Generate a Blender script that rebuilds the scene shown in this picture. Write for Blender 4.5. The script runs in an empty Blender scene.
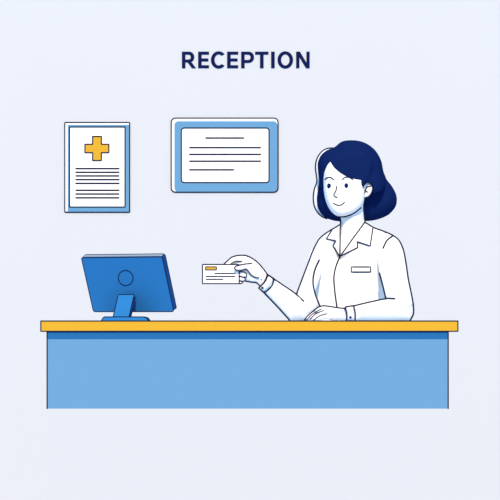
import bpy, math
import numpy as np
from mathutils import Vector
from mathutils.geometry import delaunay_2d_cdt

C = bpy.context.scene.collection
scene = bpy.context.scene

# ------------------------------------------------------------------ camera, sky, sun, exposure
CAM_D, CAM_Z, F_PX = 9.0, 1.02, 3000.0          # distance to desk front, height of the counter top, focal length in px
cam_data = bpy.data.cameras.new('camera')
cam_data.sensor_width = 36.0
cam_data.lens = F_PX / 500 * 36.0
cam_data.shift_y = 71 / 500
cam_data.clip_end = 200
cam = bpy.data.objects.new('camera', cam_data)
cam.location = (0, -CAM_D, CAM_Z)
cam.rotation_euler = (math.pi / 2, 0, 0)
C.objects.link(cam)
scene.camera = cam

world = bpy.data.worlds.new('sky')
world.use_nodes = True
bg = world.node_tree.nodes['Background']
bg.inputs['Color'].default_value = (0.42, 0.72, 1.12, 1)
bg.inputs['Strength'].default_value = 1.16
scene.world = world

sun_data = bpy.data.lights.new('sun', 'SUN')
sun_data.energy = 4.36
sun_data.color = (1.0, 0.77, 0.50)
sun_data.angle = math.radians(2.5)
sun = bpy.data.objects.new('sun', sun_data)
SUN_DIR = Vector((0.0, -0.84, 0.54)).normalized()
sun.rotation_euler = SUN_DIR.to_track_quat('Z', 'Y').to_euler()
sun.location = (3, -7, 8)
C.objects.link(sun)

vs = scene.view_settings
vs.view_transform = 'Standard'
vs.look = 'None'
vs.gamma = 1
vs.use_curve_mapping = False
vs.exposure = 0.0

# ------------------------------------------------------------------ materials
def mat(name, col, var=0.012, scale=60):
    m = bpy.data.materials.new(name)
    m.use_nodes = True
    nt = m.node_tree
    b = nt.nodes['Principled BSDF']
    b.inputs['Roughness'].default_value = 1.0
    b.inputs['Specular IOR Level'].default_value = 0.0
    tc = nt.nodes.new('ShaderNodeTexCoord')
    nz = nt.nodes.new('ShaderNodeTexNoise')
    nz.inputs['Scale'].default_value = scale
    mx = nt.nodes.new('ShaderNodeMix')
    mx.data_type = 'RGBA'
    mx.inputs['A'].default_value = tuple(c * (1 - var) for c in col) + (1,)
    mx.inputs['B'].default_value = tuple(min(1, c * (1 + var)) for c in col) + (1,)
    nt.links.new(tc.outputs['Object'], nz.inputs['Vector'])
    nt.links.new(nz.outputs['Fac'], mx.inputs['Factor'])
    nt.links.new(mx.outputs['Result'], b.inputs['Base Color'])
    return m

def lin(h, k=1.56):
    out = []
    for i in (0, 2, 4):
        c = int(h[i:i + 2], 16) / 255
        c = c / 12.92 if c <= 0.04045 else ((c + 0.055) / 1.055) ** 2.4
        out.append(min(0.93, c / k))
    return tuple(out)

M = dict(
    wall=mat('wall_paint', lin('ECF0F6'), 0.004, 3),
    plinth=mat('plinth_paint', lin('EAEDF1'), 0.004, 3),
    floor=mat('blue_grey_floor', (0.26, 0.38, 0.54), 0.02, 3),
    navy=mat('navy_lettering', lin('14235A')),
    ink=mat('navy_line', lin('222A4C')),
    counter=mat('amber_laminate', lin('F8BF3A')),
    panel=mat('sky_blue_panel', lin('76AEDB')),
    top=mat('pale_blue_worktop', (0.50, 0.62, 0.80)),
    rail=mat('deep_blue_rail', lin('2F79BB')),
    frame=mat('sky_blue_frame', lin('76AFDD')),
    white=mat('white_paper', (0.88, 0.88, 0.88)),
    amber=mat('amber_print', lin('F5BE3C')),
    cloth=mat('white_cloth', (0.90, 0.90, 0.90)),
    skin=mat('white_skin', (0.90, 0.90, 0.90)),
    hair=mat('navy_hair', lin('152A63')),
    shine=mat('white_hair_highlight', (0.72, 0.77, 0.84)),
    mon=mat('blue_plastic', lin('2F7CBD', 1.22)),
    mon_side=mat('shaded_blue_plastic', lin('1F4F8E', 1.3)),  # shade of the side faces put into a darker blue
    mon_top=mat('lit_top_plastic', lin('B4C4D4', 1.9)),  # light on the top face put into a paler colour
    grey=mat('trouser_cloth', lin('2A3A6A')),
)

# ------------------------------------------------------------------ helpers
def at(px, py, Y):
    k = (CAM_D + Y) / F_PX
    return Vector(((px - 250) * k, Y, CAM_Z - (py - 321) * k))

class MB:
    """collects faces with material slots, built as ONE mesh object"""
    def __init__(self):
        self.v, self.f, self.m, self.s, self.mats = [], [], [], [], []
    def slot(self, m):
        if m not in self.mats: self.mats.append(m)
        return self.mats.index(m)
    def add(self, verts, faces, m, smooth=True):
        o = len(self.v); k = self.slot(m)
        self.v += [tuple(p) for p in verts]
        for f in faces:
            self.f.append([i + o for i in f]); self.m.append(k); self.s.append(smooth)
    def build(self, name, parent=None):
        me = bpy.data.meshes.new(name)
        me.from_pydata(self.v, [], self.f)
        for m in self.mats: me.materials.append(m)
        me.polygons.foreach_set('material_index', self.m)
        me.polygons.foreach_set('use_smooth', self.s)
        me.update()
        o = bpy.data.objects.new(name, me)
        C.objects.link(o)
        if parent:
            o.parent = parent
            o.matrix_parent_inverse = parent.matrix_world.inverted()
        return o

def thing(name, label, cat, loc, group=None):
    o = bpy.data.objects.new(name, None)
    o.empty_display_size = 0.05
    C.objects.link(o)
    o.location = loc
    bpy.context.view_layer.update()
    o['label'] = label; o['category'] = cat
    if group: o['group'] = group
    return o

def hexa(mb, o, u, v, w, m, side=None, top=None):
    """box from corner o with edge vectors u (right), v (down), w (away)"""
    P = [o, o + u, o + u + v, o + v, o + w, o + u + w, o + u + v + w, o + v + w]
    F = [[0, 3, 2, 1], [4, 5, 6, 7], [0, 1, 5, 4], [3, 7, 6, 2], [1, 2, 6, 5], [0, 4, 7, 3]]
    mm = [m, m, top or m, m, side or m, m]
    for f, k in zip(F, mm): mb.add(P, [f], k, False)

def tube(mb, pts, r, m, closed=False, n=8):
    pts = [Vector(p) for p in pts]
    q = [pts[0]]
    for p in pts[1:]:
        if (p - q[-1]).length > r * 0.15: q.append(p)
    if closed and (q[-1] - q[0]).length < r * 0.15: q.pop()
    pts = q
    N = len(pts)
    if N < 2: return
    V, F = [], []
    prev = None
    for i, p in enumerate(pts):
        if closed: t = pts[(i + 1) % N] - pts[i - 1]
        else: t = pts[min(i + 1, N - 1)] - pts[max(i - 1, 0)]
        if t.length < 1e-9: t = Vector((1, 0, 0))
        t.normalize()
        a = Vector((0, 1, 0))
        if abs(t.dot(a)) > 0.9: a = Vector((0, 0, 1))
        if prev is not None:
            a = prev - t * prev.dot(t)
            if a.length < 1e-6: a = t.orthogonal()
        else:
            a = a - t * a.dot(t)
        a.normalize(); prev = a
        b = t.cross(a)
        for k in range(n):
            an = 2 * math.pi * k / n
            V.append(p + (a * math.cos(an) + b * math.sin(an)) * r)
    for i in range(N if closed else N - 1):
        j = (i + 1) % N
        for k in range(n):
            l = (k + 1) % n
            F.append([i * n + k, i * n + l, j * n + l, j * n + k])
    if not closed:
        for e, s in ((0, -1), (N - 1, 1)):      # rounded tips
            p = pts[e]; t = (pts[1] - pts[0] if e == 0 else pts[-1] - pts[-2]).normalized() * s
            c = len(V); V.append(p + t * r)
            for k in range(n):
                l = (k + 1) % n
                F.append([e * n + k, e * n + l, c] if e else [e * n + l, e * n + k, c])
    mb.add(V, F, m)

def spline(P, closed=False, step=0.8):
    """Catmull-Rom through (x, y[, 's']); 's' marks a sharp corner"""
    n = len(P)
    X = [(float(p[0]), float(p[1])) for p in P]
    sharp = [len(p) > 2 for p in P]
    out = []
    for i in range(n if closed else n - 1):
        j = (i + 1) % n
        p1, p2 = X[i], X[j]
        p0 = X[i - 1] if (closed or i > 0) and not sharp[i] else (2 * p1[0] - p2[0], 2 * p1[1] - p2[1])
        p3 = X[(j + 1) % n] if (closed or j < n - 1) and not sharp[j] else (2 * p2[0] - p1[0], 2 * p2[1] - p1[1])
        L = math.dist(p1, p2)
        k = max(1, int(L / step))
        if sharp[i] and sharp[j]: k = max(1, int(L / 2.0))
        # centripetal-ish: scale tangents with segment length
        def tan(a, b, c):
            la, lb = max(math.dist(a, b), 1e-6), max(math.dist(b, c), 1e-6)
            return tuple(L * ((b[q] - a[q]) / la * lb + (c[q] - b[q]) / lb * la) / (la + lb) for q in (0, 1))
        m1, m2 = tan(p0, p1, p2), tan(p1, p2, p3)
        for s in range(k):
            t = s / k
            h1, h2, h3, h4 = 2*t**3-3*t**2+1, t**3-2*t**2+t, -2*t**3+3*t**2, t**3-t**2
            out.append(tuple(h1 * p1[q] + h2 * m1[q] + h3 * p2[q] + h4 * m2[q] for q in (0, 1)))
    if not closed: out.append(X[-1])
    return out

def seg_dist(P, poly):
    A = np.array(poly); B = np.roll(A, -1, axis=0)
    P = np.atleast_2d(np.array(P, dtype=float))
    best = np.full(len(P), 1e9)
    for a, b in zip(A, B):
        ab = b - a; L = max(ab @ ab, 1e-12)
        t = np.clip(((P - a) @ ab) / L, 0, 1)
        d = np.linalg.norm(P - (a + t[:, None] * ab), axis=1)
        best = np.minimum(best, d)
    return best

def inside(P, poly):
    P = np.atleast_2d(np.array(P, dtype=float))
    A = np.array(poly); B = np.roll(A, -1, axis=0)
    r = np.zeros(len(P), bool)
    for (x1, y1), (x2, y2) in zip(A, B):
        c = (y1 > P[:, 1]) != (y2 > P[:, 1])
        with np.errstate(divide='ignore', invalid='ignore'):
            xi = (x2 - x1) * (P[:, 1] - y1) / (y2 - y1 if y2 != y1 else 1e-12) + x1
        r ^= c & (P[:, 0] < xi)
    return r

class Puff:
    """a rounded solid with the given outline: mid depth yc(x, y), half thickness T reached at R px from the outline"""
    def __init__(self, P, yc, T, R, back=1.0, p=2.0, step=0.8, grid=1.5):
        self.poly = spline(P, True, step)
        self.yc = yc if callable(yc) else (lambda x, y, c=yc: c + 0 * np.asarray(x, float))
        self.T, self.R, self.back, self.p, self.grid = T, R, back, p, grid
    def h(self, pts):
        d = seg_dist(pts, self.poly)
        u = np.clip(d / self.R, 0, 1)
        h = self.T * (1 - (1 - u) ** self.p) ** (1 / self.p)
        return np.where(inside(pts, self.poly), h, 0)
    def front(self, x, y):
        x, y = np.atleast_1d(x).astype(float), np.atleast_1d(y).astype(float)
        r = self.yc(x, y) - self.h(np.stack([x, y], 1))
        return r if len(r) > 1 else float(np.ravel(r)[0])
    def mesh(self, mb, m):
        poly = self.poly; n = len(poly)
        A = np.array(poly)
        xs = np.arange(A[:, 0].min(), A[:, 0].max() + self.grid, self.grid)
        ys = np.arange(A[:, 1].min(), A[:, 1].max() + self.grid, self.grid)
        G = np.array([(x + (self.grid / 2 if i % 2 else 0), y) for i, y in enumerate(ys) for x in xs])
        d = seg_dist(G, poly)
        ok = inside(G, poly) & (d > max(0.45 * self.R if self.R < 4 else 1.6, 0.4))
        pts = [tuple(p) for p in G[ok]]
        ring = []
        tg = np.roll(A, -1, 0) - np.roll(A, 1, 0)
        nm = np.stack([-tg[:, 1], tg[:, 0]], 1) / np.maximum(np.linalg.norm(tg, axis=1), 1e-9)[:, None]
        for q in ((0.03, 0.12, 0.3) if self.R < 5 else (0.01, 0.035, 0.08)):
            o = q * self.R
            for s in (1, -1):
                R_ = A + nm * o * s
                k = inside(R_, poly) & (seg_dist(R_, poly) > 0.8 * o)
                ring += [tuple(p) for p in R_[k]]
        allp = [Vector(p) for p in poly] + [Vector(p) for p in ring + pts]
        res = delaunay_2d_cdt(allp, [], [list(range(n))], 1, 1e-4)
        V2, F2 = res[0], res[2]
        P2 = np.array([(v.x, v.y) for v in V2])
        h = self.h(P2)
        d = seg_dist(P2, poly)
        h[d < 1e-3] = 0
        V, back_id = [], {}
        YC = np.broadcast_to(self.yc(P2[:, 0], P2[:, 1]), (len(P2),))
        for i, (x, y) in enumerate(P2):
            V.append(at(x, y, YC[i] - h[i]))
        for i, (x, y) in enumerate(P2):
            if h[i] == 0: back_id[i] = i
            else:
                back_id[i] = len(V); V.append(at(x, y, YC[i] + h[i] * self.back))
        F = []
        for f in F2:
            f = list(f)
            a = sum(P2[f[k]][0] * P2[f[(k + 1) % len(f)]][1] - P2[f[(k + 1) % len(f)]][0] * P2[f[k]][1] for k in range(len(f)))
            if a > 0: f.reverse()              # y runs down: front faces the camera
            F.append(f)
            if any(h[k] for k in f): F.append([back_id[k] for k in reversed(f)])
        mb.add(V, F, m)

ALL = []
def ink(mb, P, surfs, r=0.6, m=None, closed=False, lift=0.0):
    """a thin raised line lying on the front of the given solids"""
    if not isinstance(surfs, (list, tuple)): surfs = [surfs]
    q = spline(P, closed, 0.7)
    Q = np.array(q)
    Y = None
    if ALL and any(s in ALL for s in surfs): surfs = list(surfs) + [s for s in ALL if s not in surfs]
    first = surfs[0]
    for s in surfs:
        if isinstance(s, Puff):
            y = np.full(len(Q), 99.0)
            for dx, dy in ((0, 0), (.6, 0), (-.6, 0), (0, .6), (0, -.6)):
                Qo = Q + np.array([dx, dy])
                ins = inside(Qo, s.poly) | ((seg_dist(Qo, s.poly) < 1.2) & (s is first))
                y = np.minimum(y, np.where(ins, s.yc(Qo[:, 0], Qo[:, 1]) - s.h(Qo), 99))
        else: y = np.array([s(x, y) for x, y in q])
        Y = y if Y is None else np.minimum(Y, y)
    good = Y < 90
    if not good.all():
        Y = np.interp(np.arange(len(Y)), np.arange(len(Y))[good], Y[good])
    pts = [at(x, y, yy - lift - 0.0009) for (x, y), yy in zip(q, Y)]
    k = (CAM_D + float(np.mean(Y))) / F_PX
    tube(mb, pts, r * 1.3 * k, m or M['ink'], closed)

def round_rect(x0, y0, x1, y1, r, n=6):
    out = []
    for cx, cy, a0 in ((x1 - r, y0 + r, -90), (x1 - r, y1 - r, 0), (x0 + r, y1 - r, 90), (x0 + r, y0 + r, 180)):
        for k in range(n + 1):
            a = math.radians(a0 + 90 * k / n)
            out.append((cx + r * math.cos(a), cy + r * math.sin(a)))
    return out

def slab(mb, outer, Y0, Y1, m, hole=None):
    """flat plate with its outline in the wall plane, front at Y0, back at Y1"""
    n = len(outer)
    Fp = [at(x, y, Y0) for x, y in outer]
    off = Vector((0, Y1 - Y0, 0))
    Bp = [p + off for p in Fp]
    mb.add(Fp + Bp, [[i, i + n, (i + 1) % n + n, (i + 1) % n] for i in range(n)], m, False)
    if hole is None:
        mb.add(Fp, [list(range(n))[::-1]], m, False); mb.add(Bp, [list(range(n))], m, False)
    else:
        Hf = [at(x, y, Y0) for x, y in hole]; Hb = [p + off for p in Hf]
        mb.add(Fp + Hf, [[(i + 1) % n, i, i + n, (i + 1) % n + n] for i in range(n)], m, False)
        mb.add(Bp + Hb, [[i, (i + 1) % n, (i + 1) % n + n, i + n] for i in range(n)], m, False)
        mb.add(Hf + Hb, [[i, (i + 1) % n, (i + 1) % n + n, i + n] for i in range(n)], m, False)

def box(mb, a, b, m):
    a, b = Vector(a), Vector(b)
    hexa(mb, Vector((a.x, a.y, b.z)), Vector((b.x - a.x, 0, 0)), Vector((0, 0, a.z - b.z)), Vector((0, b.y - a.y, 0)), m)

def frame_line(mb, P, Y, r=0.6, closed=True, m=None):
    k = (CAM_D + Y) / F_PX
    q = []
    n = len(P)
    for i in range(n if closed else n - 1):    # subdivide long straight sides so corners stay crisp
        a, b = P[i], P[(i + 1) % n]
        L = math.dist(a, b); s = max(1, int(L / 3))
        ts = sorted(set([0.0] + ([min(0.4 / L, 0.5), 1 - min(0.4 / L, 0.5)] if L > 2 else []) + [j / s for j in range(s)]))
        q += [(a[0] + (b[0] - a[0]) * t, a[1] + (b[1] - a[1]) * t) for t in ts]
    if not closed: q.append(P[-1])
    tube(mb, [at(x, y, Y) for x, y in q], r * 1.15 * k, m or M['ink'], closed)

# ------------------------------------------------------------------ the setting
WALL_Y = 3.2
mb = MB(); box(mb, (-9, WALL_Y, 0), (9, WALL_Y + 0.12, 4.6), M['wall']); o = mb.build('wall_back'); o['kind'] = 'structure'
mb = MB(); box(mb, (-9, -11, -0.1), (9, WALL_Y + 0.12, 0), M['floor']); o = mb.build('floor'); o['kind'] = 'structure'

# ------------------------------------------------------------------ reception desk
k0 = CAM_D / F_PX
def X(px): return (px - 250) * k0
def Z(py): return CAM_Z - (py - 321) * k0
DESK_T, DESK_D = CAM_Z, 0.56
desk = thing('reception_desk', 'long sky blue reception desk with an amber yellow counter top', 'desk', (0, 0.3, 0))
mb = MB()
x0, x1, z0, z1 = X(40.8), X(457.9), Z(331.3), DESK_T
box(mb, (x0, 0, z0), (x1, DESK_D, z1), M['counter'])
mb.mats.append(M['top']); mb.m[2] = 1
r = 0.6 * k0
def edge_box(mb, a, b, r):
    (xa, ya, za), (xb, yb, zb) = a, b
    for y in (ya, yb):
        for z in (za, zb): tube(mb, [(xa, y, z), (xb, y, z)], r, M['ink'])
        for x in (xa, xb): tube(mb, [(x, y, za), (x, y, zb)], r, M['ink'])
    for x in (xa, xb):
        for z in (za, zb): tube(mb, [(x, ya, z), (x, yb, z)], r, M['ink'])
edge_box(mb, (x0, 0, z0), (x1, DESK_D, z1), r)
o = mb.build('countertop', desk); o['label'] = 'amber yellow counter top edged in dark line'
FY = 0.004
px0, px1 = X(47), X(448.3)
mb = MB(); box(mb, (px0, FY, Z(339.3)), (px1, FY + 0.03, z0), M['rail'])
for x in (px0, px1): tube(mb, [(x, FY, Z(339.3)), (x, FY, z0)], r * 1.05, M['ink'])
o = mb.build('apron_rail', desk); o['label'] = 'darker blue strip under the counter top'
mb = MB(); box(mb, (px0, FY, Z(408.7)), (px1, FY + 0.03, Z(339.3)), M['panel'])
for x in (px0, px1): tube(mb, [(x, FY, Z(408.7)), (x, FY, Z(339.3))], r * 1.05, M['ink'])
mb.build('front_panel', desk)
for xa in (px0, px1 - 0.03):
    mb = MB(); box(mb, (xa, FY + 0.03, Z(408.7)), (xa + 0.03, DESK_D - 0.02, z0), M['panel']); mb.build('side_panel', desk)
mb = MB(); box(mb, (px0, FY, 0), (px1, DESK_D - 0.02, Z(408.7)), M['plinth'])
o = mb.build('plinth', desk); o['label'] = 'pale plinth of the same colour as the wall'

# ------------------------------------------------------------------ computer monitor seen from behind, rotated and tilted
K = (CAM_D + 0.30) / F_PX
mon = thing('computer_monitor', 'blue computer monitor seen from behind, tilted on its stand on the desk', 'monitor', (at(126, 320, 0.28).x, 0.28, DESK_T))
O = at(81.3, 257.4, 0.30)
U = Vector((82, -40, 0)) * K
V_ = Vector((11, 22.55, -54.3)) * K
Wn = Vector((.398, .816, .420)).normalized()
W = Wn * 6.6 * K
rad = 2.2 * K
def rot_slab(mb, O, U, V_, W, r, m, side, top, ink_r):
    """box with rounded corners in the U, V plane, outlined on front, back and the sharp turns"""
    u, v = U.normalized(), V_.normalized()
    out = []
    for c, su, sv, a0 in ((O, 1, 1, 180), (O + U, -1, 1, 270), (O + U + V_, -1, -1, 0), (O + V_, 1, -1, 90)):
        cc = c + u * r * su + v * r * sv
        for k in range(6):
            a = math.radians(a0 + 90 * k / 5)
            out.append(cc + u * r * math.cos(a) + v * r * math.sin(a))
    n = len(out); Bk = [p + W for p in out]
    mb.add(out, [list(range(n))[::-1]], m, False); mb.add(Bk, [list(range(n))], m, False)
    for i in range(n):
        j = (i + 1) % n
        mid = (out[i] + out[j]) / 2 - (O + (U + V_) / 2)
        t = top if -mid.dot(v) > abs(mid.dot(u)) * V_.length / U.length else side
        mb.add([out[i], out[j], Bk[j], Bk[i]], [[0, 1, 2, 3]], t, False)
    for loop in (out, Bk): tube(mb, loop, ink_r, M['ink'], True)
    return out, Bk
mb = MB()
out, Bk = rot_slab(mb, O, U, V_, W, rad, M['mon'], M['mon_side'], M['mon_top'], 0.5 * K)
for i in (2, 8): tube(mb, [out[i], Bk[i]], 0.45 * K, M['ink'])
mb.build('housing', mon)
# dark screen on the far side
mb = MB()
m_ = 4 * K; u, v = U.normalized(), V_.normalized()
hexa(mb, O + u * m_ + v * m_ + W + Wn * 0.0002, U - u * 2 * m_, V_ - v * 2 * m_, Wn * 0.001, M['navy'])
o = mb.build('screen', mon); o['label'] = 'dark screen facing the wall'
# round emblem on the back: centre (125.8, 278) in the panel plane
b_ = (278 - 257.4) / 54.3; a_ = (126.2 - 81.3 - 11 * b_) / 82
cc = O + U * a_ + V_ * b_ - Wn * 0.0006
mb = MB()
R_ = 7.4 * K
# ring drawn so that it lies flat on the tilted back
ring = []
for i in range(48):
    t = 2 * math.pi * i / 48; bb = 7.5 * math.sin(t) / 54.3; aa = (7.5 * math.cos(t) - 11 * bb) / 82
    ring.append(cc + U * aa + V_ * bb)
tube(mb, ring, 0.42 * K, M['ink'], True)
mb.build('emblem_ring', mon)
# stand neck
mb = MB()
NO = at(118.3, 294.6, 0.268)
NU = Vector((16, -5, 0)) * K
NV = Vector((-4.7, -14.6, -23.0)) * K
NW = Vector((.25, .80, -.55)).normalized() * 4.6 * K
rot_slab(mb, NO, NU, NV, NW, 0.7 * K, M['mon'], M['mon_side'], M['mon'], 0.5 * K)
mb.build('stand_neck', mon)
mb = MB()
cy = 0.245; zb = DESK_T + .0012
bx0, bx1 = at(102.8, 0, cy).x, at(149, 0, cy).x
Hh = 3.7 * K; dd = 0.075
prof = [(bx0, 0), (bx0 + 1.2 * K, 0.7 * Hh), (bx0 + 3 * K, Hh), (bx1 - 5 * K, Hh), (bx1 - 1.8 * K, 0.75 * Hh), (bx1, 0)]
n = len(prof)
Fp = [Vector((x, cy - dd, zb + z)) for x, z in prof]; Bp = [p + Vector((0, 2 * dd, 0)) for p in Fp]
mb.add(Fp, [list(range(n))], M['mon'], False); mb.add(Bp, [list(range(n))[::-1]], M['mon'], False)
mb.add(Fp + Bp, [[i, i + n, (i + 1) % n + n, (i + 1) % n] for i in range(n)], M['mon_side'], False)
for L in (Fp, Bp): tube(mb, [L[0] + Vector((0, 0, .0015))] + L[1:-1] + [L[-1] + Vector((0, 0, .0015))], 0.5 * K, M['ink'])
mb.build('stand_base', mon)

# ------------------------------------------------------------------ wall pieces
WY = WALL_Y
def board(name, label, outer, blue, inner, radii, ln):
    c = at((outer[0] + outer[2]) / 2, outer[3], WY)
    t = thing(name, label, 'frame', (c.x, WY, c.z))
    ro, rb, ri = radii
    OR, BR, IR = round_rect(*outer, ro), round_rect(*blue, rb), round_rect(*inner, ri)
    mb = MB()
    slab(mb, OR, WY - 0.004, WY, M['white'])  # white plate stands in for the light strip on the frame's left and top
    frame_line(mb, OR, WY - 0.003, 0.6)
    o = mb.build('highlight_plate', t); o['label'] = 'white plate showing as a painted highlight at the left and top edge'
    mb = MB()
    slab(mb, BR, WY - 0.0055, WY - 0.004, M['frame'], IR)
    frame_line(mb, IR, WY - 0.0055, 0.55)
    mb.build('frame', t)
    mb = MB()
    slab(mb, IR, WY - 0.0050, WY - 0.004, M['white'])
    mb.build('sheet', t)
    mb = MB()
    for xa, xb, y in ln:
        frame_line(mb, [(xa, y), (xb, y)], WY - 0.005, 0.7, False)
    o = mb.build('printed_text', t); o['label'] = 'rows of plain dark lines standing for text'
    return t
post = board('framed_notice', 'upright blue framed notice with an amber medical cross, on the wall', (64.9, 122.6, 129.5, 212), (67.6, 124.8, 129.0, 211.6),
      (69.6, 127, 125, 207), (0.6, 0.4, 0.4), [(75.8, 119, y) for y in (168.6, 172.3, 175.9, 179.6, 183.4, 190.3, 194.0, 197.8)])
mb = MB()
cr = [(92.6, 136.4), (101.4, 136.4), (101.4, 144.2), (108.9, 144.2), (108.9, 152.7), (101.4, 152.7), (101.4, 160.6), (92.6, 160.6),
      (92.6, 152.7), (84.9, 152.7), (84.9, 144.2), (92.6, 144.2)]
Fp = [at(x, y, WY - 0.0058) for x, y in cr]; Bp = [p + Vector((0, 0.0008, 0)) for p in Fp]
for f in ([0, 11, 8, 7, 6, 5, 2, 1],): pass
mb.add(Fp, [[0, 7, 6, 1], [11, 10, 9, 8], [2, 5, 4, 3]][0:1], M['amber'], False)
mb.add(Fp, [[11, 10, 9, 8][::1], [2, 5, 4, 3]], M['amber'], False)
mb.add(Fp + Bp, [[i, i + 12, (i + 1) % 12 + 12, (i + 1) % 12] for i in range(12)], M['amber'], False)
frame_line(mb, cr, WY - 0.0058, 0.55)
o = mb.build('medical_cross', post); o['label'] = 'amber yellow medical cross'
board('framed_certificate', 'wide blue framed certificate with rounded corners and lines of text', (171.3, 118.2, 278, 192), (174.4, 121.2, 277.4, 191.6),
      (181.4, 128, 269, 182.5), (4.2, 3.8, 2.8),
      [(205.8, 243.7, 138), (189.6, 260.6, 147.6), (189.6, 260.6, 154.4), (189.6, 260.6, 161.2), (189.6, 233.6, 169.8)])

# ------------------------------------------------------------------ RECEPTION lettering
sign = thing('reception_sign', 'navy block letters reading RECEPTION on the wall above the frames', 'sign', at(246, 68.1, WY))
T0, B0 = 51.6, 68.1
S, HS = 3.5, 2.9
def arc(cx, cy, rx, ry, a0, a1, n=14):
    return [(cx + rx * math.cos(math.radians(a0 + (a1 - a0) * i / n)), cy + ry * math.sin(math.radians(a0 + (a1 - a0) * i / n))) for i in range(n + 1)]
def letter_E(x, w):
    y = (T0 + B0) / 2
    return [[(x, T0), (x + w, T0), (x + w, T0 + HS), (x + S, T0 + HS), (x + S, y - HS / 2), (x + w - .6, y - HS / 2), (x + w - .6, y + HS / 2),
             (x + S, y + HS / 2), (x + S, B0 - HS), (x + w, B0 - HS), (x + w, B0), (x, B0)]]
LET = [
    ('R', [[(181.9, T0)] + arc(189.0, 57.0, 5.3, 5.4, -90, 65) + [(196.0, B0), (191.9, B0), (187.7, 62.3), (185.4, 62.3), (185.4, B0), (181.9, B0)],
           [(185.4, 54.5)] + arc(188.6, 57.0, 2.2, 2.5, -90, 90) + [(185.4, 59.5)]]),
    ('E', letter_E(198.1, 10.9)),
    ('C', [arc(218.7, 59.85, 7.8, 8.6, 42, 318, 30) + arc(218.7, 59.85, 4.2, 5.6, 312, 48, 26)]),
    ('E', letter_E(227.1, 11.1)),
    ('P', [[(241.1, T0)] + arc(248.7, 57.2, 5.4, 5.6, -90, 90) + [(244.6, 62.8), (244.6, B0), (241.1, B0)],
           [(244.6, 54.5)] + arc(248.2, 57.2, 2.4, 2.7, -90, 90) + [(244.6, 59.9)]]),
    ('T', [[(255.1, T0), (268.5, T0), (268.5, T0 + HS), (263.6, T0 + HS), (263.6, B0), (260.0, B0), (260.0, T0 + HS), (255.1, T0 + HS)]]),
    ('I', [[(271.1, T0), (274.7, T0), (274.7, B0), (271.1, B0)]]),
    ('O', [arc(285.3, 59.85, 7.8, 8.6, 0, 352, 40), arc(285.3, 59.85, 4.2, 5.6, 0, 352, 40)]),
    ('N', [[(296.1, T0), (299.9, T0), (306.4, 62.6), (306.4, T0), (309.7, T0), (309.7, B0), (306.0, B0), (299.4, 57.1), (299.4, B0), (296.1, B0)]]),
]
for ch, loops in LET:
    pts, edges, faces = [], [], []
    for L in loops:
        b = len(pts)
        q = []
        for p in L:
            if not q or math.dist(p, q[-1]) > 0.02: q.append(p)
        pts += [Vector(p) for p in q]; faces.append(list(range(b, b + len(q))))
        edges += [(b + i, b + (i + 1) % len(q)) for i in range(len(q))]
    res = delaunay_2d_cdt(pts, edges, [], 2 if len(loops) == 1 else 4, 1e-5)
    mb = MB()
    Y0 = WY - 0.003
    Fp = [at(p.x, p.y, Y0) for p in res[0]]; Bp = [p + Vector((0, 0.003, 0)) for p in Fp]
    tri = []
    for f in res[2]:
        c = np.mean([(res[0][i].x, res[0][i].y) for i in f], axis=0)
        n_in = sum(bool(inside([c], [tuple(q) for q in (pts[i] for i in fl)])[0]) for fl in faces)
        if n_in != 1: continue
        f = list(f)
        a = sum(res[0][f[k]].x * res[0][f[(k + 1) % len(f)]].y - res[0][f[(k + 1) % len(f)]].x * res[0][f[k]].y for k in range(len(f)))
        if a > 0: f.reverse()
        tri.append(f)
    mb.add(Fp, tri, M['navy'], False)
    for fl in faces:
        a = [at(pts[i].x, pts[i].y, Y0) for i in fl]; b = [p + Vector((0, 0.003, 0)) for p in a]; n = len(a)
        mb.add(a + b, [[i, i + n, (i + 1) % n + n, (i + 1) % n] for i in range(n)], M['navy'], False)
    o = mb.build('letter', sign); o['label'] = 'navy letter ' + ch

# ------------------------------------------------------------------ business card held in the hand
CY = 0.316
c = at(220.7, 283.6, CY)
card = thing('business_card', 'small white card with an amber block held out in her raised hand', 'card', c)
mb = MB()
CR = round_rect(202.5, 264.5, 239.1, 283.6, 0.5, 3)
slab(mb, CR, CY, CY + 0.0012, M['white'])
frame_line(mb, CR, CY + 0.0004, 0.55)
mb.build('card_sheet', card)
mb = MB()
AR = [(205.6, 266.8), (216.4, 266.8), (216.4, 269.9), (205.6, 269.9)]
slab(mb, AR, CY - 0.0006, CY, M['amber']); frame_line(mb, AR, CY - 0.0006, 0.45)
o = mb.build('printed_block', card); o['label'] = 'small amber printed block'
mb = MB()
for xa, xb, y in ((215, 235, 273.4), (206, 235, 276.4), (206, 223, 279.3)): frame_line(mb, [(xa, y), (xb, y)], CY, 0.55, False)
mb.build('printed_text', card)

# ------------------------------------------------------------------ the receptionist
def lerp(a, b, t): t = np.clip(t, 0, 1); return a + (b - a) * t
def smooth(t): t = np.clip(t, 0, 1); return t * t * (3 - 2 * t)

person = thing('person', 'woman with navy bobbed hair in a white coat holding out a card behind the desk', 'person', (at(352, 0, 0.74).x, 0.74, 0))

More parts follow.
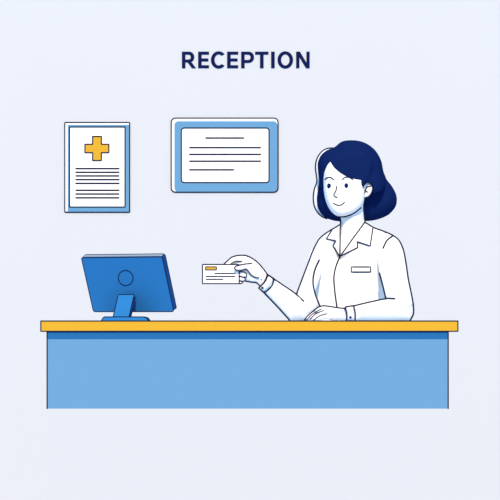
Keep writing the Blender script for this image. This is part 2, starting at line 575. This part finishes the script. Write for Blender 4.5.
# --- solids
head = Puff([(329.5, 158.5), (324.2, 169.6), (323.4, 178.4), (323.9, 191.6), (326.4, 202.6), (331.2, 211.4), (336, 215.4), (341, 216.8), (348.4, 215.4),
             (355.5, 212.0), (361.4, 207), (364.9, 199), (366.5, 188), (372, 176), (374, 163), (366, 151), (350, 151), (338, 153.5)], 0.72, 0.088, 8.5, p=3.4)
ear = Puff([(362.6, 187.6), (365.6, 183.6), (369.3, 182.4), (372.5, 186), (371.6, 192.7), (368.2, 196.9), (364.9, 197.9), (362, 196), (361, 191)], 0.668, 0.010, 3, back=6)
neck = Puff([(340.3, 205), (340.2, 217), (339.0, 232), (334, 246), (338, 262), (350, 262), (366, 246), (368, 230), (364.4, 219), (363.9, 208), (362, 200), (350, 196)], 0.735, 0.060, 12)
torso_y = 0.748
torso = Puff([(340.4, 224.2, 's'), (332, 229.4), (326, 233.2), (319.5, 238.8), (316, 250), (315, 262), (311, 282), (312, 300), (314, 325), (311, 350), (308, 400, 's'),
              (398, 400, 's'), (393, 350), (390, 325), (388, 300), (385, 280), (385, 262), (388, 250), (393.2, 235.6), (384, 231.2), (373.2, 227.2), (364.9, 222.2, 's'), (352.4, 239.1, 's'), (339.8, 256.6, 's')],
             torso_y, 0.100, 20, p=2.4)
# her right arm, image left
def ya_left(x, y): return lerp(0.715, 0.50, smooth((y - 240) / 66))
uarm_l = Puff([(325, 235.5), (320.2, 238.9), (314.7, 247), (307.5, 265), (300.3, 284), (296.3, 294.4), (294.5, 304), (297, 313), (305, 317.5), (314, 314), (318.6, 306.6),
               (317.8, 301.5), (315, 294), (313, 282), (314.7, 270), (319.3, 259.5), (325, 252), (329, 244)], ya_left, 0.046, 13, p=2.2)
def yf_left(x, y): return lerp(0.36, 0.50, (x - 262) / 40)
farm_l = Puff([(268.2, 275.0, 's'), (282, 284.4), (296.3, 294.4), (303.5, 300.0), (311, 301.4), (316.5, 303.5), (318.9, 306.6), (315.5, 313.5), (308, 320.7, 's'), (289.8, 320.7, 's'),
               (276.5, 305.8), (263.6, 292.2, 's')], yf_left, 0.040, 12, p=2.0)
cuff_l = Puff([(267.6, 274.3, 's'), (274.0, 278.6, 's'), (272.4, 284.6), (269.4, 288.6), (263.7, 292.7, 's'), (258.5, 287.9, 's'), (262.6, 284.4), (265.6, 280.0)],
              lambda x, y: yf_left(x, y) - 0.006, 0.040, 5, p=2.5)
# her left arm, image right
def ya_right(x, y): return lerp(0.702, 0.50, smooth((y - 238) / 62))
uarm_r = Puff([(386, 232.5), (392.9, 235.5), (398.4, 239.8), (402.9, 248.6), (405.8, 262), (408.4, 279.5), (411.4, 295), (413.0, 304), (408, 312), (396, 314), (388, 306), (385.8, 298.8),
               (382.6, 286), (379.5, 273), (377.5, 258), (379, 243), (382, 236)], ya_right, 0.048, 14, p=2.2)
def yf_right(x, y): return lerp(0.40, 0.51, (x - 350) / 50)
farm_r = Puff([(413.0, 303), (413.4, 313), (412.2, 318), (409.5, 320.7, 's'), (354.9, 320.7, 's'), (354.9, 313), (353.4, 306.0, 's'), (362, 303.8), (372, 301.5), (385.8, 298.6),
               (396, 295.5), (408, 296)], yf_right, 0.044, 11, p=2.0)
cuff_r = Puff([(344.9, 307.0, 's'), (353.5, 305.5, 's'), (355.1, 313), (355.3, 320.7, 's'), (346.7, 320.7, 's'), (346.5, 313)], lambda x, y: yf_right(x, y) - 0.006, 0.044, 5, p=2.5)

# --- hands
RH = 0.405
hand_r = Puff([(348.5, 308.6), (344, 308.2), (337, 307.6), (329, 306.3), (322, 305.9), (318.4, 307.8), (315, 311.5), (316, 316), (321, 318.6), (326, 318.4), (331, 320.2), (338, 320.2), (349, 320.2)], RH, 0.022, 7)
fingers_r = [
    Puff([(323, 305.8), (318.8, 306.9), (313.2, 311.0), (307.6, 316), (304.0, 320.2), (305.2, 320.2), (309, 317.4), (316, 313), (323, 310.5)], RH + .012, 0.010, 2.2, grid=1),
    Puff([(325, 306.9), (318.5, 310.2), (311.5, 314.7), (306.4, 318.8), (306.8, 320.2), (309.6, 320.1), (316, 315), (326, 312)], RH + .002, 0.010, 2.2, grid=1),
    Puff([(327, 308.8), (320.5, 311.4), (315.6, 313.8), (310.2, 318.9), (310.4, 320.2), (313.4, 320.2), (319, 317), (328, 315)], RH - .008, 0.010, 2.2, grid=1),
    Puff([(330, 311.8), (325, 314.0), (318.8, 316.4), (314.4, 320.2), (314.8, 320.2), (320, 320.2), (325, 318.9), (331, 319)], RH - .016, 0.010, 2.2, grid=1),
]
yp = 0.347
palm_l = Puff([(246, 255.5), (251, 257.6), (256, 261), (263, 268.4), (267.6, 274.6), (265.5, 281), (260, 286.4), (256.6, 282.9), (252.4, 282.2), (248, 281.4), (243.5, 280.6),
               (240.5, 279), (239.6, 272), (240, 268), (236, 263), (238, 257)], yp, 0.015, 5, grid=1.2)
index_l = Puff([(247, 255.6), (242, 255.2), (237, 255.6), (231.6, 257.3), (227.5, 260.8), (223.4, 264.6), (219, 269.0), (218.6, 271.5), (221.5, 271.8), (226.5, 268.6), (231.6, 264.6), (236, 262.4), (243, 263), (248, 261)],
               lambda x, y: lerp(0.330, 0.340, (x - 222) / 20), 0.009, 3, grid=1)
mid_l = Puff([(245, 262), (238, 262.6), (232.0, 264.6), (225, 271), (223, 276), (225.6, 277.4), (231, 272), (238, 269), (246, 268)], lambda x, y: lerp(0.334, 0.343, (x - 222) / 20), 0.008, 2.6, grid=1)
curl_l = [
    Puff([(230, 271.4), (239, 270.9), (244, 272.2), (246.9, 274.9), (245.9, 277.1), (241, 276.7), (236, 275.9), (230, 275.9)], 0.3285, 0.0085, 2.2, grid=1),
    Puff([(231, 276.0), (239, 276.1), (243.4, 277.0), (245.4, 278.8), (244.4, 281.0), (240, 280.9), (231, 280.2)], 0.3300, 0.0080, 2.0, grid=1),
    Puff([(232, 280.0), (239, 280.6), (242.6, 280.9), (243.9, 281.8), (242.0, 283.5), (238.6, 283.8), (232, 282.8)], 0.3315, 0.0075, 1.6, grid=1),
]
thumb_l = Puff([(252, 263.4), (245, 264.0), (239.4, 265.2), (235.2, 266.8), (234.5, 268.6), (236.0, 270.2), (240, 270.7), (246.8, 269.7), (248.8, 272), (251, 275), (255, 277.6), (260, 278.8), (263, 275), (258, 266)],
                lambda x, y: lerp(0.3065, 0.334, (x - 236) / 18), 0.0085, 3.4, grid=1)

ALL += [head, ear, neck, torso, uarm_l, farm_l, cuff_l, uarm_r, farm_r, cuff_r, hand_r, palm_l, index_l, mid_l, thumb_l] + fingers_r + curl_l

# --- body: one continuous surface grown round all the solids plus hidden trunk, arms and legs
def limb(mb, P, m):
    """tapered round limb through (point, radius)"""
    pts, rs = [], []
    for (a, ra), (b, rb) in zip(P[:-1], P[1:]):
        a, b = Vector(a), Vector(b)
        n = max(2, int((b - a).length / 0.02))
        for i in range(n): pts.append(a.lerp(b, i / n)); rs.append(ra + (rb - ra) * i / n)
    pts.append(Vector(P[-1][0])); rs.append(P[-1][1])
    N = 16; V, F = [], []
    for i, p in enumerate(pts):
        t = (pts[min(i + 1, len(pts) - 1)] - pts[max(i - 1, 0)]).normalized()
        a = t.orthogonal() if i == 0 else (prev - t * prev.dot(t)); a.normalize(); prev = a; b = t.cross(a)
        for k in range(N):
            an = 2 * math.pi * k / N
            V.append(p + (a * math.cos(an) + b * math.sin(an)) * rs[i])
    for i in range(len(pts) - 1):
        for k in range(N):
            l = (k + 1) % N
            F.append([i * N + k, i * N + l, (i + 1) * N + l, (i + 1) * N + k])
    F.append(list(range(N))[::-1]); F.append([(len(pts) - 1) * N + k for k in range(N)])
    mb.add(V, F, m)

mb = MB()
for s in [head, ear, neck, hand_r, palm_l, index_l, mid_l, thumb_l] + fingers_r + curl_l: s.mesh(mb, M['skin'])
# soft nose bump on the face
nose = Puff([(337.2, 184), (335.4, 190), (333.4, 195.6), (336, 197.6), (340, 197), (340.5, 191), (339, 185)], lambda x, y: head.front(x, y) + .004, 0.0062, 3.5, grid=1)
nose.mesh(mb, M['skin'])
sk = M['skin']
J = lambda x, y, Y: at(x, y, Y)
limb(mb, [(J(352, 225, .76), .045), (J(352, 245, .77), .07), (J(352, 300, .77), .07), (J(352, 350, .77), .08), (J(352, 400, .77), .085)], sk)
limb(mb, [(J(346, 243, .77), .04), (J(328, 250, .76), .035), (J(318, 256, .735), .030), (J(307, 294, .53), .022), (J(306, 307, .505), .020), (J(286, 297, .43), .015), (J(266, 282, .362), .012), (J(258, 272, .349), .012)], sk)
limb(mb, [(J(358, 243, .77), .04), (J(378, 250, .765), .035), (J(390, 256, .745), .032), (J(399, 296, .53), .028), (J(399, 308, .515), .022), (J(372, 311, .45), .017), (J(348, 314, .405), .012), (J(338, 313.5, .405), .010)], sk)
cx = J(352, 0, .77).x
for s in (-1, 1):
    limb(mb, [((cx + s * .05, .77, .80), .085), ((cx + s * .075, .765, .45), .05), ((cx + s * .08, .775, .07), .033)], sk)
    limb(mb, [((cx + s * .08, .80, .035), .032), ((cx + s * .085, .70, .03), .028), ((cx + s * .09, .62, .022), .02)], sk)
body = mb.build('body', person)
body['label'] = 'white face, neck and hands with five fingers each'
rm = body.modifiers.new('union', 'REMESH'); rm.mode = 'VOXEL'; rm.voxel_size = 0.0018; rm.use_smooth_shade = True
sm = body.modifiers.new('soften', 'SMOOTH'); sm.factor = 0.5; sm.iterations = 2

# trousers and shoes, behind the desk
mb = MB()
limb(mb, [((cx, .77, 1.0), .10), ((cx, .77, .80), .11)], M['grey'])
for s in (-1, 1): limb(mb, [((cx + s * .05, .77, .84), .097), ((cx + s * .075, .765, .45), .064), ((cx + s * .08, .775, .09), .052)], M['grey'])
mb.build('trousers', person)
for s in (-1, 1):
    mb = MB(); limb(mb, [((cx + s * .08, .83, .045), .036), ((cx + s * .085, .70, .038), .038), ((cx + s * .09, .60, .028), .028)], M['navy']); mb.build('shoe', person)

# coat
coat_s = [torso, uarm_l, farm_l, uarm_r, farm_r]
mb = MB()
for s in coat_s: s.mesh(mb, M['cloth'])
I = lambda P, s, **k: ink(mb, P, s, **k)
I([(332.7, 229), (326, 233.2), (319.5, 238.8), (314.7, 247), (307.5, 265), (300.3, 284), (296.4, 294.4)], [uarm_l, torso])
I([(268.2, 275.0), (282, 284.4), (296.3, 294.4), (303.8, 301.2)], [farm_l, uarm_l])
I([(263.6, 292.4), (276.5, 305.8), (289.4, 320.0)], farm_l)
I([(319.3, 259.9), (314.9, 270), (313.1, 282), (315.2, 294), (318.3, 302.3), (320.2, 306.6)], [uarm_l, torso])
I([(340.2, 256.3), (336.4, 265), (334.0, 276), (334.6, 289), (336.9, 307)], torso)
I([(364.9, 222.2), (373, 227.2), (384, 231.4), (393, 235.5), (398.4, 239.8), (402.9, 248.6), (405.8, 262), (408.4, 279.5), (411.4, 294), (413.3, 305), (413.2, 314.5), (410.5, 320.1)], [torso, uarm_r, farm_r])
I([(392.9, 235.6), (387.3, 240), (383.0, 248.2)], [torso, uarm_r])
I([(379.4, 273), (382.8, 286), (385.8, 298.8)], [uarm_r, torso])
I([(395, 298.7), (391, 298.3), (385.8, 298.8), (372, 301.5), (353.4, 305.9)], [farm_r, uarm_r])
coat = mb.build('coat', person); coat['label'] = 'white coat with open collar and long sleeves'

mb = MB()
on_torso = lambda d: (lambda x, y: np.minimum(np.minimum(torso.front(x, y), neck.front(x, y)), 0.70) - d)
# lapels: two folded pieces lying on the coat front
lap_l = Puff([(340.6, 224.0, 's'), (332.7, 229, 's'), (326.3, 238.8, 's'), (335.8, 240.9, 's'), (333.0, 245.6, 's'), (339.6, 256.6, 's'), (340.0, 240, 's')], on_torso(.002), 0.003, 1.5, grid=1)
lap_l.mesh(mb, M['cloth'])
ink(mb, [(340.5, 224.2, 's'), (332.7, 229, 's'), (326.3, 238.8, 's'), (335.8, 240.9, 's'), (333.0, 245.6, 's'), (339.6, 256.6, 's')], lap_l, r=0.5)
ink(mb, [(340.4, 218.5), (340.2, 230), (339.8, 256.4)], [lap_l, neck], r=0.5)
o = mb.build('lapel', coat)
mb = MB()
lap_r = Puff([(364.9, 222.0, 's'), (373, 227.3, 's'), (370.2, 246, 's'), (357, 241.6, 's'), (357.7, 247.4, 's'), (340, 256.5, 's'), (352.4, 239.1, 's')], on_torso(.002), 0.003, 1.5, grid=1)
lap_r.mesh(mb, M['cloth'])
ink(mb, [(364.9, 222.2, 's'), (373, 227.3, 's'), (370.2, 246, 's'), (357, 241.6, 's'), (357.7, 247.4, 's'), (340, 256.5, 's'), (352.4, 239.1, 's'), (364.9, 222.2, 's')], lap_r, r=0.5)
mb.build('lapel', coat)
mb = MB()
pk = Puff([(351.3, 266.9, 's'), (370.7, 266.9, 's'), (370.7, 272, 's'), (351.3, 272, 's')], on_torso(.0005), 0.0015, 1.0, grid=1)
pk.mesh(mb, M['cloth']); ink(mb, [(351.3, 266.9, 's'), (370.7, 266.9, 's'), (370.7, 272, 's'), (351.3, 272, 's')], pk, r=0.5, closed=True)
o = mb.build('name_badge', coat); o['label'] = 'blank white strip on the chest'
for cf, lines, bt in ((cuff_l, ([(267.5, 274.4), (265.6, 280.0), (262.6, 284.4), (258.5, 287.9, 's'), (263.7, 292.7, 's'), (269.6, 288.6), (272.4, 284.6), (274.0, 278.6, 's'), (267.5, 274.4)],), (262.4, 287.8)),
                      (cuff_r, ([(346.7, 320.1), (346.5, 313), (344.9, 307.0, 's'), (353.5, 305.5, 's'), (355.1, 313), (355.3, 320.1)],), (350.4, 317.4))):
    mb = MB(); cf.mesh(mb, M['cloth'])
    for L in lines: ink(mb, L, cf, r=0.55)
    c_ = mb.build('cuff', coat)
    mb = MB()
    bp = Puff([(bt[0] + 1.4 * math.cos(a), bt[1] + 1.4 * math.sin(a)) for a in [i * math.pi / 5 for i in range(10)]], cf.front(*bt) - .0015, 0.0016, 0.8, grid=.6)
    bp.mesh(mb, M['hair']); o = mb.build('button', c_); o['label'] = 'navy round cuff button'

# face and hand contour lines
mb = MB()
ink(mb, [(336.7, 186.2), (336.1, 190.2), (333.9, 195.6), (337.2, 197.7)], [head, nose], r=0.42, lift=.0006)
mb.build('nose_line', person)
mb = MB(); ink(mb, [(333.5, 203.3), (338.2, 205.3), (341.6, 204.7), (344.6, 202.2)], head, r=0.42, lift=.0003); mb.build('mouth', person)
for L in ([(324.7, 179.6), (327.0, 177.7), (330, 177.3), (333.8, 179.6)], [(342.3, 179.5), (345, 177.4), (348.4, 177.2), (353.0, 179.5)]):
    mb = MB(); ink(mb, L, head, r=0.45, lift=.0003); mb.build('eyebrow', person)
for ex, ey in ((329.0, 185.8), (346.3, 185.6)):
    mb = MB()
    e = Puff([(ex + 2.0 * math.cos(a), ey + 2.55 * math.sin(a)) for a in [i * math.pi / 6 for i in range(12)]], head.front(ex, ey) - .0006, 0.0015, 1.0, grid=.6)
    e.mesh(mb, M['hair']); mb.build('eye', person)
mb = MB()
ink(mb, [(339.0, 216.9), (344, 216.8), (348.4, 215.6), (355.5, 212.1), (361.0, 207.6)], head, r=0.55)
ink(mb, [(362.8, 187.6), (365.6, 183.6), (369.3, 182.4), (372.5, 186), (371.6, 192.7), (368.2, 196.9), (364.9, 197.9)], ear, r=0.45)
ink(mb, [(370.4, 186.2), (367.4, 187.0), (365.6, 189.8), (364.8, 192.8)], ear, r=0.42, lift=.0004)
ink(mb, [(365.4, 190.4), (367.6, 192.2)], ear, r=0.42, lift=.0004)
ink(mb, [(364.9, 197.9), (363.9, 208), (364.9, 222)], neck, r=0.45)
o = mb.build('face_outline', person); o['label'] = 'dark contour lines of chin, ear and neck'
mb = MB()
ink(mb, [(344.9, 308.3), (337, 307.6), (329, 306.3), (323, 305.8), (318.8, 306.9), (313.2, 311.0), (307.6, 316), (304.2, 320.1)], [hand_r] + fingers_r[:1], r=0.5)
ink(mb, [(321.6, 308.8), (313, 313.6), (306.2, 320.2)], fingers_r[:2], r=0.38)
ink(mb, [(323.7, 310.4), (316, 313.6), (309.8, 319.4)], fingers_r[:3], r=0.38)
ink(mb, [(327, 313.6), (319.0, 316.2), (313.6, 320.1)], fingers_r, r=0.38)
0 and ink(mb, [(318, 320.1), (321.4, 320.2), (325.4, 318.6), (330, 319.3), (335, 320.1)], [fingers_r[3], hand_r], r=0.45)
o = mb.build('hand_outline', person); o['label'] = 'dark contour lines of the resting hand'
mb = MB()
ink(mb, [(223.6, 264.4), (227.5, 260.8), (231.6, 257.3), (237, 255.6), (242, 255.2), (246, 255.5)], [index_l], r=0.5)
ink(mb, [(245.6, 255.3), (251, 257.6), (256, 261), (263, 268.4), (267.3, 274.2)], palm_l, r=0.5)
ink(mb, [(231.0, 264.2), (233.4, 262.2), (236.8, 261.4), (241.8, 261.4)], [index_l, palm_l, mid_l], r=0.42, lift=.0004)
ink(mb, [(251.8, 263.4), (245, 264.0), (239.4, 265.2), (235.2, 266.8), (234.5, 268.6), (236.0, 270.2), (240, 270.7), (246.8, 269.7), (248.8, 272), (251, 274.8), (255, 277.4), (258.8, 278.0)], thumb_l, r=0.48)
ink(mb, [(239.6, 271.1), (244, 272.2), (246.9, 274.9), (245.9, 277.1), (239.6, 276.4)], curl_l[0], r=0.42)
ink(mb, [(244.2, 277.2), (245.4, 278.8), (244.4, 281.0), (239.6, 280.9)], curl_l[1], r=0.42)
ink(mb, [(243.2, 281.2), (242.0, 283.3), (239.2, 283.8)], curl_l[2], r=0.42)
ink(mb, [(245.0, 281.1), (248, 281.7), (252.4, 282.4), (256.6, 283.0), (259.6, 285.8)], palm_l, r=0.5)
ink(mb, [(260.8, 279.4), (261.6, 280.0)], palm_l, r=0.4)
o = mb.build('hand_outline', person); o['label'] = 'dark contour lines of the raised hand'

# hair
HB = [(333.4, 147.8), (341.8, 141.6), (351.7, 140.2), (363.8, 142.3), (374.8, 149.8), (381.2, 160.8), (383.6, 171.8), (386.2, 178.6), (392.6, 187.2), (396.6, 196.4), (396.2, 204.8), (390.2, 213.4),
      (379.2, 219.0), (365, 221.2), (352, 220.5), (339.8, 221.4), (331, 219.9), (323.6, 216.4), (318.6, 209), (316.8, 200), (317.8, 190), (319.0, 181), (318.2, 172), (317.9, 162.3), (321.2, 155.0), (327.0, 150.2)]
hair_back = Puff(HB, 0.815, 0.085, 17, p=2.3)
skull = Puff([(333.4, 147.8), (341.8, 141.6), (351.7, 140.2), (363.8, 142.3), (374.8, 149.8), (381.2, 160.8), (383.6, 171.8), (385.6, 178.4), (384, 196), (370, 208), (340, 208), (324, 200), (319.0, 181), (318.2, 172), (317.9, 162.3), (321.2, 155.0), (327.0, 150.2)],
             0.735, 0.100, 28, p=2.3)
CAP = [(333.4, 147.8), (341.8, 141.6), (351.7, 140.2), (363.8, 142.3), (374.8, 149.8), (381.2, 160.8), (383.6, 171.8), (386.0, 178.6), (382, 190), (374, 194, 's'), (372.6, 186.0), (369.2, 182.2), (365.6, 183.4), (363.0, 187.4, 's'),
       (361.6, 185.6), (361.0, 180.3, 's'), (353.4, 178.9), (347.3, 177.0), (339.6, 172.6), (333.6, 167.2), (330.2, 161.9, 's'), (326.6, 166.6), (324.4, 173.0), (323.5, 180), (323.9, 188, 's'), (318.4, 187, 's'), (319.0, 181), (318.2, 172), (317.9, 162.3), (321.2, 155.0), (327.0, 150.2)]
def cap_y(x, y): return np.minimum(skull.front(x, y) + .006, head.front(x, y) + .002)
cap = Puff(CAP, cap_y, 0.006, 2.2, back=1.5)
fill = Puff([(333.6, 148.3), (341.8, 142.3), (351.7, 140.9), (363.8, 143.0), (374.5, 150.4), (380.6, 161.1), (382.8, 171.8), (385.2, 178.6), (381, 189), (376, 192), (374, 185), (369, 180), (363, 178), (352, 176.5), (345, 174.5), (338, 170), (331, 160),
             (325, 166), (322.4, 174), (321.6, 180), (320.0, 178), (319.0, 172), (319.3, 162.8), (322.9, 156.1), (328.0, 151.4)], 0.765, 0.085, 18, back=1.0, p=2.3)
mb = MB()
for s in (hair_back, fill, cap): s.mesh(mb, M['hair'])
hair = mb.build('hair', person); hair['label'] = 'navy blue bobbed hair with side fringe'
mb = MB()
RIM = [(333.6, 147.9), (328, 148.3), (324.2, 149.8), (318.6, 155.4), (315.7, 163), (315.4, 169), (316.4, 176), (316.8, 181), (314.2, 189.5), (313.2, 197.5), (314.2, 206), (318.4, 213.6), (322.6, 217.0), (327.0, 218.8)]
shine = Puff([p for p in RIM] + [(330, 215), (324, 212), (320, 200), (322, 190), (323, 180), (322, 172), (323, 163), (326, 157), (332, 152)], 0.828, 0.014, 3)  # hair highlight built as a white strip
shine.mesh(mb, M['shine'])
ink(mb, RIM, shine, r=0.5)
o = mb.build('hair_edge_highlight', hair); o['label'] = 'thin white painted highlight along the left side of the hair'
